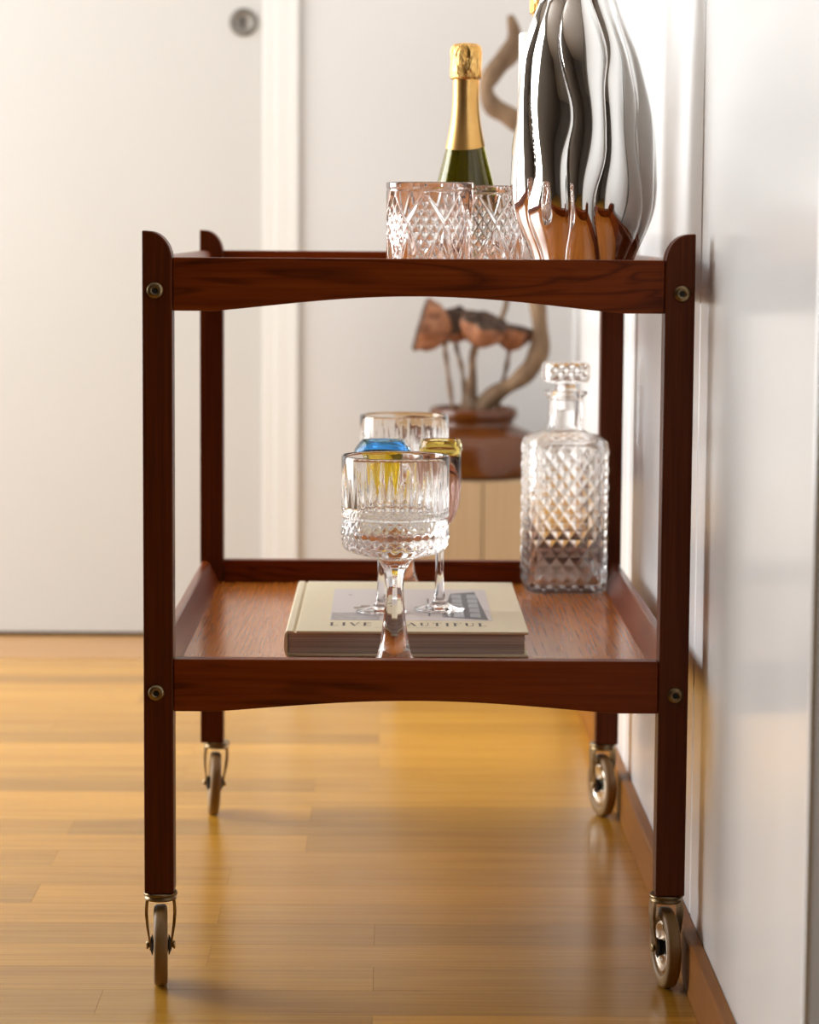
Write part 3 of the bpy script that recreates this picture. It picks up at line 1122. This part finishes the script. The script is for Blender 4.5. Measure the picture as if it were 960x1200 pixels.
def body_verts():
    V, Fc = [], []

    def ring(fn):
        o = len(V)
        for j in range(NCOL):
            V.append(fn(j))
        return o
    s0 = 0.5 * (DA - DR) * 0
    rows = 17
    rr = []
    # foot rings
    for a, z in ((DA - 0.010, 0.0), (DA - 0.003, 0.0006)):
        rr.append(('s', ring(lambda j: (*[c for c in rsq(j / NCOL + 0.0, a, DR)[0]], z))))
    base_i = len(rr)
    for i in range(rows + 1):
        z = 0.003 + 0.0100 * i

        def fn(j):
            p, n_ = rsq(j / NCOL, DA, DR)
            h = 0.0019 if (i + j) % 2 == 0 else -0.0004
            if i in (0, rows):
                h = 0
            return (p[0] + n_[0] * h, p[1] + n_[1] * h, z)
        rr.append(('d%d' % i, ring(fn)))
    # shoulders to the round neck, collar, lip, then down inside
    def blend(b, rad, z, a=DA):
        def fn(j):
            p, n_ = rsq(j / NCOL, a, DR)
            th = math.atan2(p[1], p[0])
            c = (rad * math.cos(th), rad * math.sin(th))
            return (p[0] * (1 - b) + c[0] * b, p[1] * (1 - b) + c[1] * b, z)
        return fn
    for b, rad, z in ((0.03, 0.044, 0.1752), (0.14, 0.036, 0.1775), (0.45, 0.030, 0.1815), (0.80, 0.024, 0.1850), (1, 0.0208, 0.1880), (1, 0.0198, 0.196), (1, 0.0196, 0.222), (1, 0.0215, 0.2265), (1, 0.0252, 0.2290), (1, 0.0256, 0.2310), (1, 0.0240, 0.2330),
                     (1, 0.0130, 0.2335), (1, 0.0125, 0.228), (1, 0.0125, 0.192)):
        rr.append(('s', ring(blend(b, rad, z))))
    for b, rad, z in ((0.75, 0.022, 0.181), (0.25, 0.036, 0.176), (0.0, 0.04, 0.168), (0.0, 0.04, 0.012), (0.0, 0.04, 0.009)):
        a = DA - (0.0042 if z > 0.010 else 0.012)
        rr.append(('s', ring(blend(b, rad, z, a))))
    sm = []
    for k in range(len(rr) - 1):
        o0, o1 = rr[k][1], rr[k + 1][1]
        dia = rr[k][0].startswith('d') and rr[k + 1][0].startswith('d')
        i = k - base_i
        for j in range(NCOL):
            j2 = (j + 1) % NCOL
            a, b, c, d = o0 + j, o0 + j2, o1 + j2, o1 + j
            if dia:
                if (i + j) % 2 == 0:      # a and c are tips: the edge joins b and d
                    Fc += [(a, b, d), (b, c, d)]
                else:
                    Fc += [(a, b, c), (a, c, d)]
                sm += [False, False]
            else:
                Fc.append((a, b, c, d))
                sm.append(k > base_i + rows + 3)
    Fc.append(tuple(rr[0][1] + j for j in range(NCOL - 1, -1, -1)))
    Fc.append(tuple(rr[-1][1] + j for j in range(NCOL)))
    sm += [False, False]
    return V, Fc, sm


V, Fc, sm = body_verts()
db = MB().add(V, Fc)
db.s = sm
db.build('decanter_body', decanter_g, dc, recalc=False)
# stopper: square block with cut faces on a tapered plug
sp_ = MB()
rows = [(0.010, 0.2120, 1), (0.0122, 0.2340, 1), (0.0125, 0.2362, 1), (0.0110, 0.2400, 1), (0.0125, 0.2435, 1)]
NS = 32
rings = []
for r, z, _ in rows:
    ring = []
    for j in range(NS):
        p, n_ = rsq(j / NS, 0.026, 0.005)
        th = math.atan2(p[1], p[0])
        ring.append((r * math.cos(th), r * math.sin(th), z))
    rings.append(ring)
for i, (a, z) in enumerate(((0.0225, 0.2432), (0.0254, 0.2452), (0.0256, 0.2508), (0.0256, 0.2551), (0.0256, 0.2594), (0.0256, 0.2632), (0.0236, 0.2660), (0.018, 0.2668))):
    ring = []
    for j in range(NS):
        p, n_ = rsq(j / NS, a, 0.004)
        h = (0.0008 if (i + j) % 2 == 0 else -0.0002) if 1 <= i <= 5 else 0
        ring.append((p[0] + n_[0] * h, p[1] + n_[1] * h, z))
    rings.append(ring)
sp_.loft(rings, False)
sp_.build('stopper', decanter_g, dc, recalc=False)

# ------------------------------------------------------------------ corner cabinet and the dried arrangement
cab = thing('corner_cabinet', 'low pale oak cabinet in the far corner under the brown pot', 'cabinet', (0.1185, 1.99, 0))
cx0, cx1 = -0.1365, 0.1330
MB().box((cx0, -0.11, 0.0012), (cx1, 0.13, 0.300), 0.002).build('cabinet_body', oak_cab, cab)
for a, b in ((cx0 + 0.001, 0.0055), (0.0075, cx1 - 0.001)):
    MB().box((a, -0.126, 0.012), (b, -0.1105, 0.298), 0.0012).build('cabinet_door', oak_cab, cab)

ZP = 0.3002
YP = 2.0
ar = thing('dried_lotus_arrangement', 'squat brown pot with dried lotus pods and a twisted branch, in the far corner', 'plant', (0.112, YP - 0.02, ZP))
PY0 = YP - 0.02
pp = [(0.100, 0.0), (0.111, 0.0008), (0.114, 0.006), (0.115, 0.030), (0.113, 0.048), (0.105, 0.062), (0.090, 0.072), (0.074, 0.078), (0.066, 0.083), (0.0655, 0.088), (0.068, 0.092), (0.0715, 0.095), (0.0730, 0.101), (0.0720, 0.108), (0.068, 0.111), (0.064, 0.110), (0.062, 0.100), (0.062, 0.096)]
pot = MB().lathe(pp, 72).build('pot', pot_m, ar, recalc=False)
MB().lathe([(0.0615, 0.090), (0.061, 0.0985), (0.03, 0.1005)], 40).build('soil', soil_m, pot)


def W2(x, z, y=0.0):
    """world x,z at the arrangement's plane -> local"""
    return (x - 0.112, y, z - ZP)


br = smooth_curve([W2(0.118, 0.395), W2(0.129, 0.415), W2(0.152, 0.436, -.005), W2(0.184, 0.456, -.01), W2(0.207, 0.480, -.012), W2(0.220, 0.515, -.01), W2(0.217, 0.570), W2(0.208, 0.640, 0.02), W2(0.212, 0.720, 0.02), W2(0.214, 0.800, 0.0), W2(0.198, 0.855, -0.01),
                   W2(0.166, 0.884, -0.02), W2(0.138, 0.901, -0.02), W2(0.127, 0.931, -0.02), W2(0.143, 0.961, -0.01), W2(0.166, 0.988, 0), W2(0.173, 1.016, 0), W2(0.165, 1.048, 0)], 7)
nb = len(br)
rad = []
for k in range(nb):
    q = k / (nb - 1)
    r = 0.0150 + 0.002 * math.sin(q * 31) + 0.0012 * math.sin(q * 73)
    if q > 0.93:
        r *= max(0.38, 1 - (q - 0.93) / 0.07 * 0.62)
    rad.append(r)
MB().tube(br, rad, 14).build('branch', drift, ar)
tw = smooth_curve([W2(0.113, 0.395, 0.012), W2(0.111, 0.45, 0.012), W2(0.112, 0.505, 0.01), W2(0.142, 0.535, 0.01), W2(0.160, 0.565, 0.012), W2(0.167, 0.600, 0.012), W2(0.166, 0.63, 0.012)], 6)
MB().tube(tw, [0.0072 - 0.0035 * k / (len(tw) - 1) for k in range(len(tw))], 10).build('twig', drift, ar)


def pod(x, z, y, rx, ry, rz, s, stem_pts):
    n = 60
    prof = [(0.004, 0.0), (0.009, 0.002), (0.017, 0.007), (0.0245, 0.0145), (0.0295, 0.0235), (0.0315, 0.0315), (0.0320, 0.0375)]

    def rf(t, k, r, z_):
        return r * (1 + (0.02 + 0.018 * k) * math.sin(6 * t + s * 9) * (k / 6) + 0.05 * math.sin(11 * t + k) + 0.03 * math.sin(4 * t + 2 * k))
    b = MB().lathe([(r * s, z_ * s) for r, z_ in prof], n, rf, cap1=False)
    rim = [(0.0320, 0.0375), (0.0305, 0.0420), (0.0270, 0.0370), (0.018, 0.0345), (0.006, 0.0345)]

    def rf2(t, k, r, z_):
        return r * (1 + 0.128 * max(0, 1 - k * 0.35) * math.sin(6 * t + s * 9) + 0.05 * math.sin(11 * t + 6) + 0.03 * math.sin(4 * t + 12)) if k < 3 else r
    b.lathe([(r * s, z_ * s) for r, z_ in rim], n, rf2, cap0=False, mi=1)
    for k in range(9):
        a = 2 * PI * k / 8
        rr = 0.017 * s if k < 8 else 0
        b.lathe([(0.0042 * s, 0.0345 * s), (0.0046 * s, 0.038 * s), (0.003 * s, 0.0405 * s)], 10, cx=rr * math.cos(a), cy=rr * math.sin(a), mi=1)
    lx, ly, lz = W2(x, z, y)
    o = b.build('seed_pod', [pod_m, pod_dark], ar, (lx, ly, lz), (rx, ry, rz))
    tip = (lx, ly, lz)
    P = [W2(*q) for q in stem_pts] + [tip]
    c = smooth_curve(P, 6)
    MB().tube(c, [0.0036 + 0.0008 * math.sin(i * 1.1) for i in range(len(c))], 8).build('stem', stem_m, ar)


R_ = math.radians
pod(0.074, 0.533, -0.012, R_(-14), R_(-74), 0.2, 1.32, [(0.078, 0.395, -0.01), (0.074, 0.43, -0.01), (0.066, 0.49, -0.01), (0.064, 0.515, -0.012)])
pod(0.082, 0.520, 0.030, R_(30), R_(-20), 0.5, 1.05, [(0.092, 0.395, 0.01), (0.096, 0.44, 0.01), (0.092, 0.475, 0.015), (0.084, 0.505, 0.028)])
pod(0.117, 0.511, -0.015, R_(22), R_(-5), 0.9, 1.18, [(0.099, 0.395, -0.014), (0.102, 0.44, -0.014), (0.108, 0.48, -0.014), (0.113, 0.500, -0.015)])
pod(0.170, 0.503, 0.014, R_(6), R_(9), 0.3, 1.0, [(0.150, 0.395, 0.02), (0.158, 0.44, 0.02), (0.166, 0.475, 0.018)])
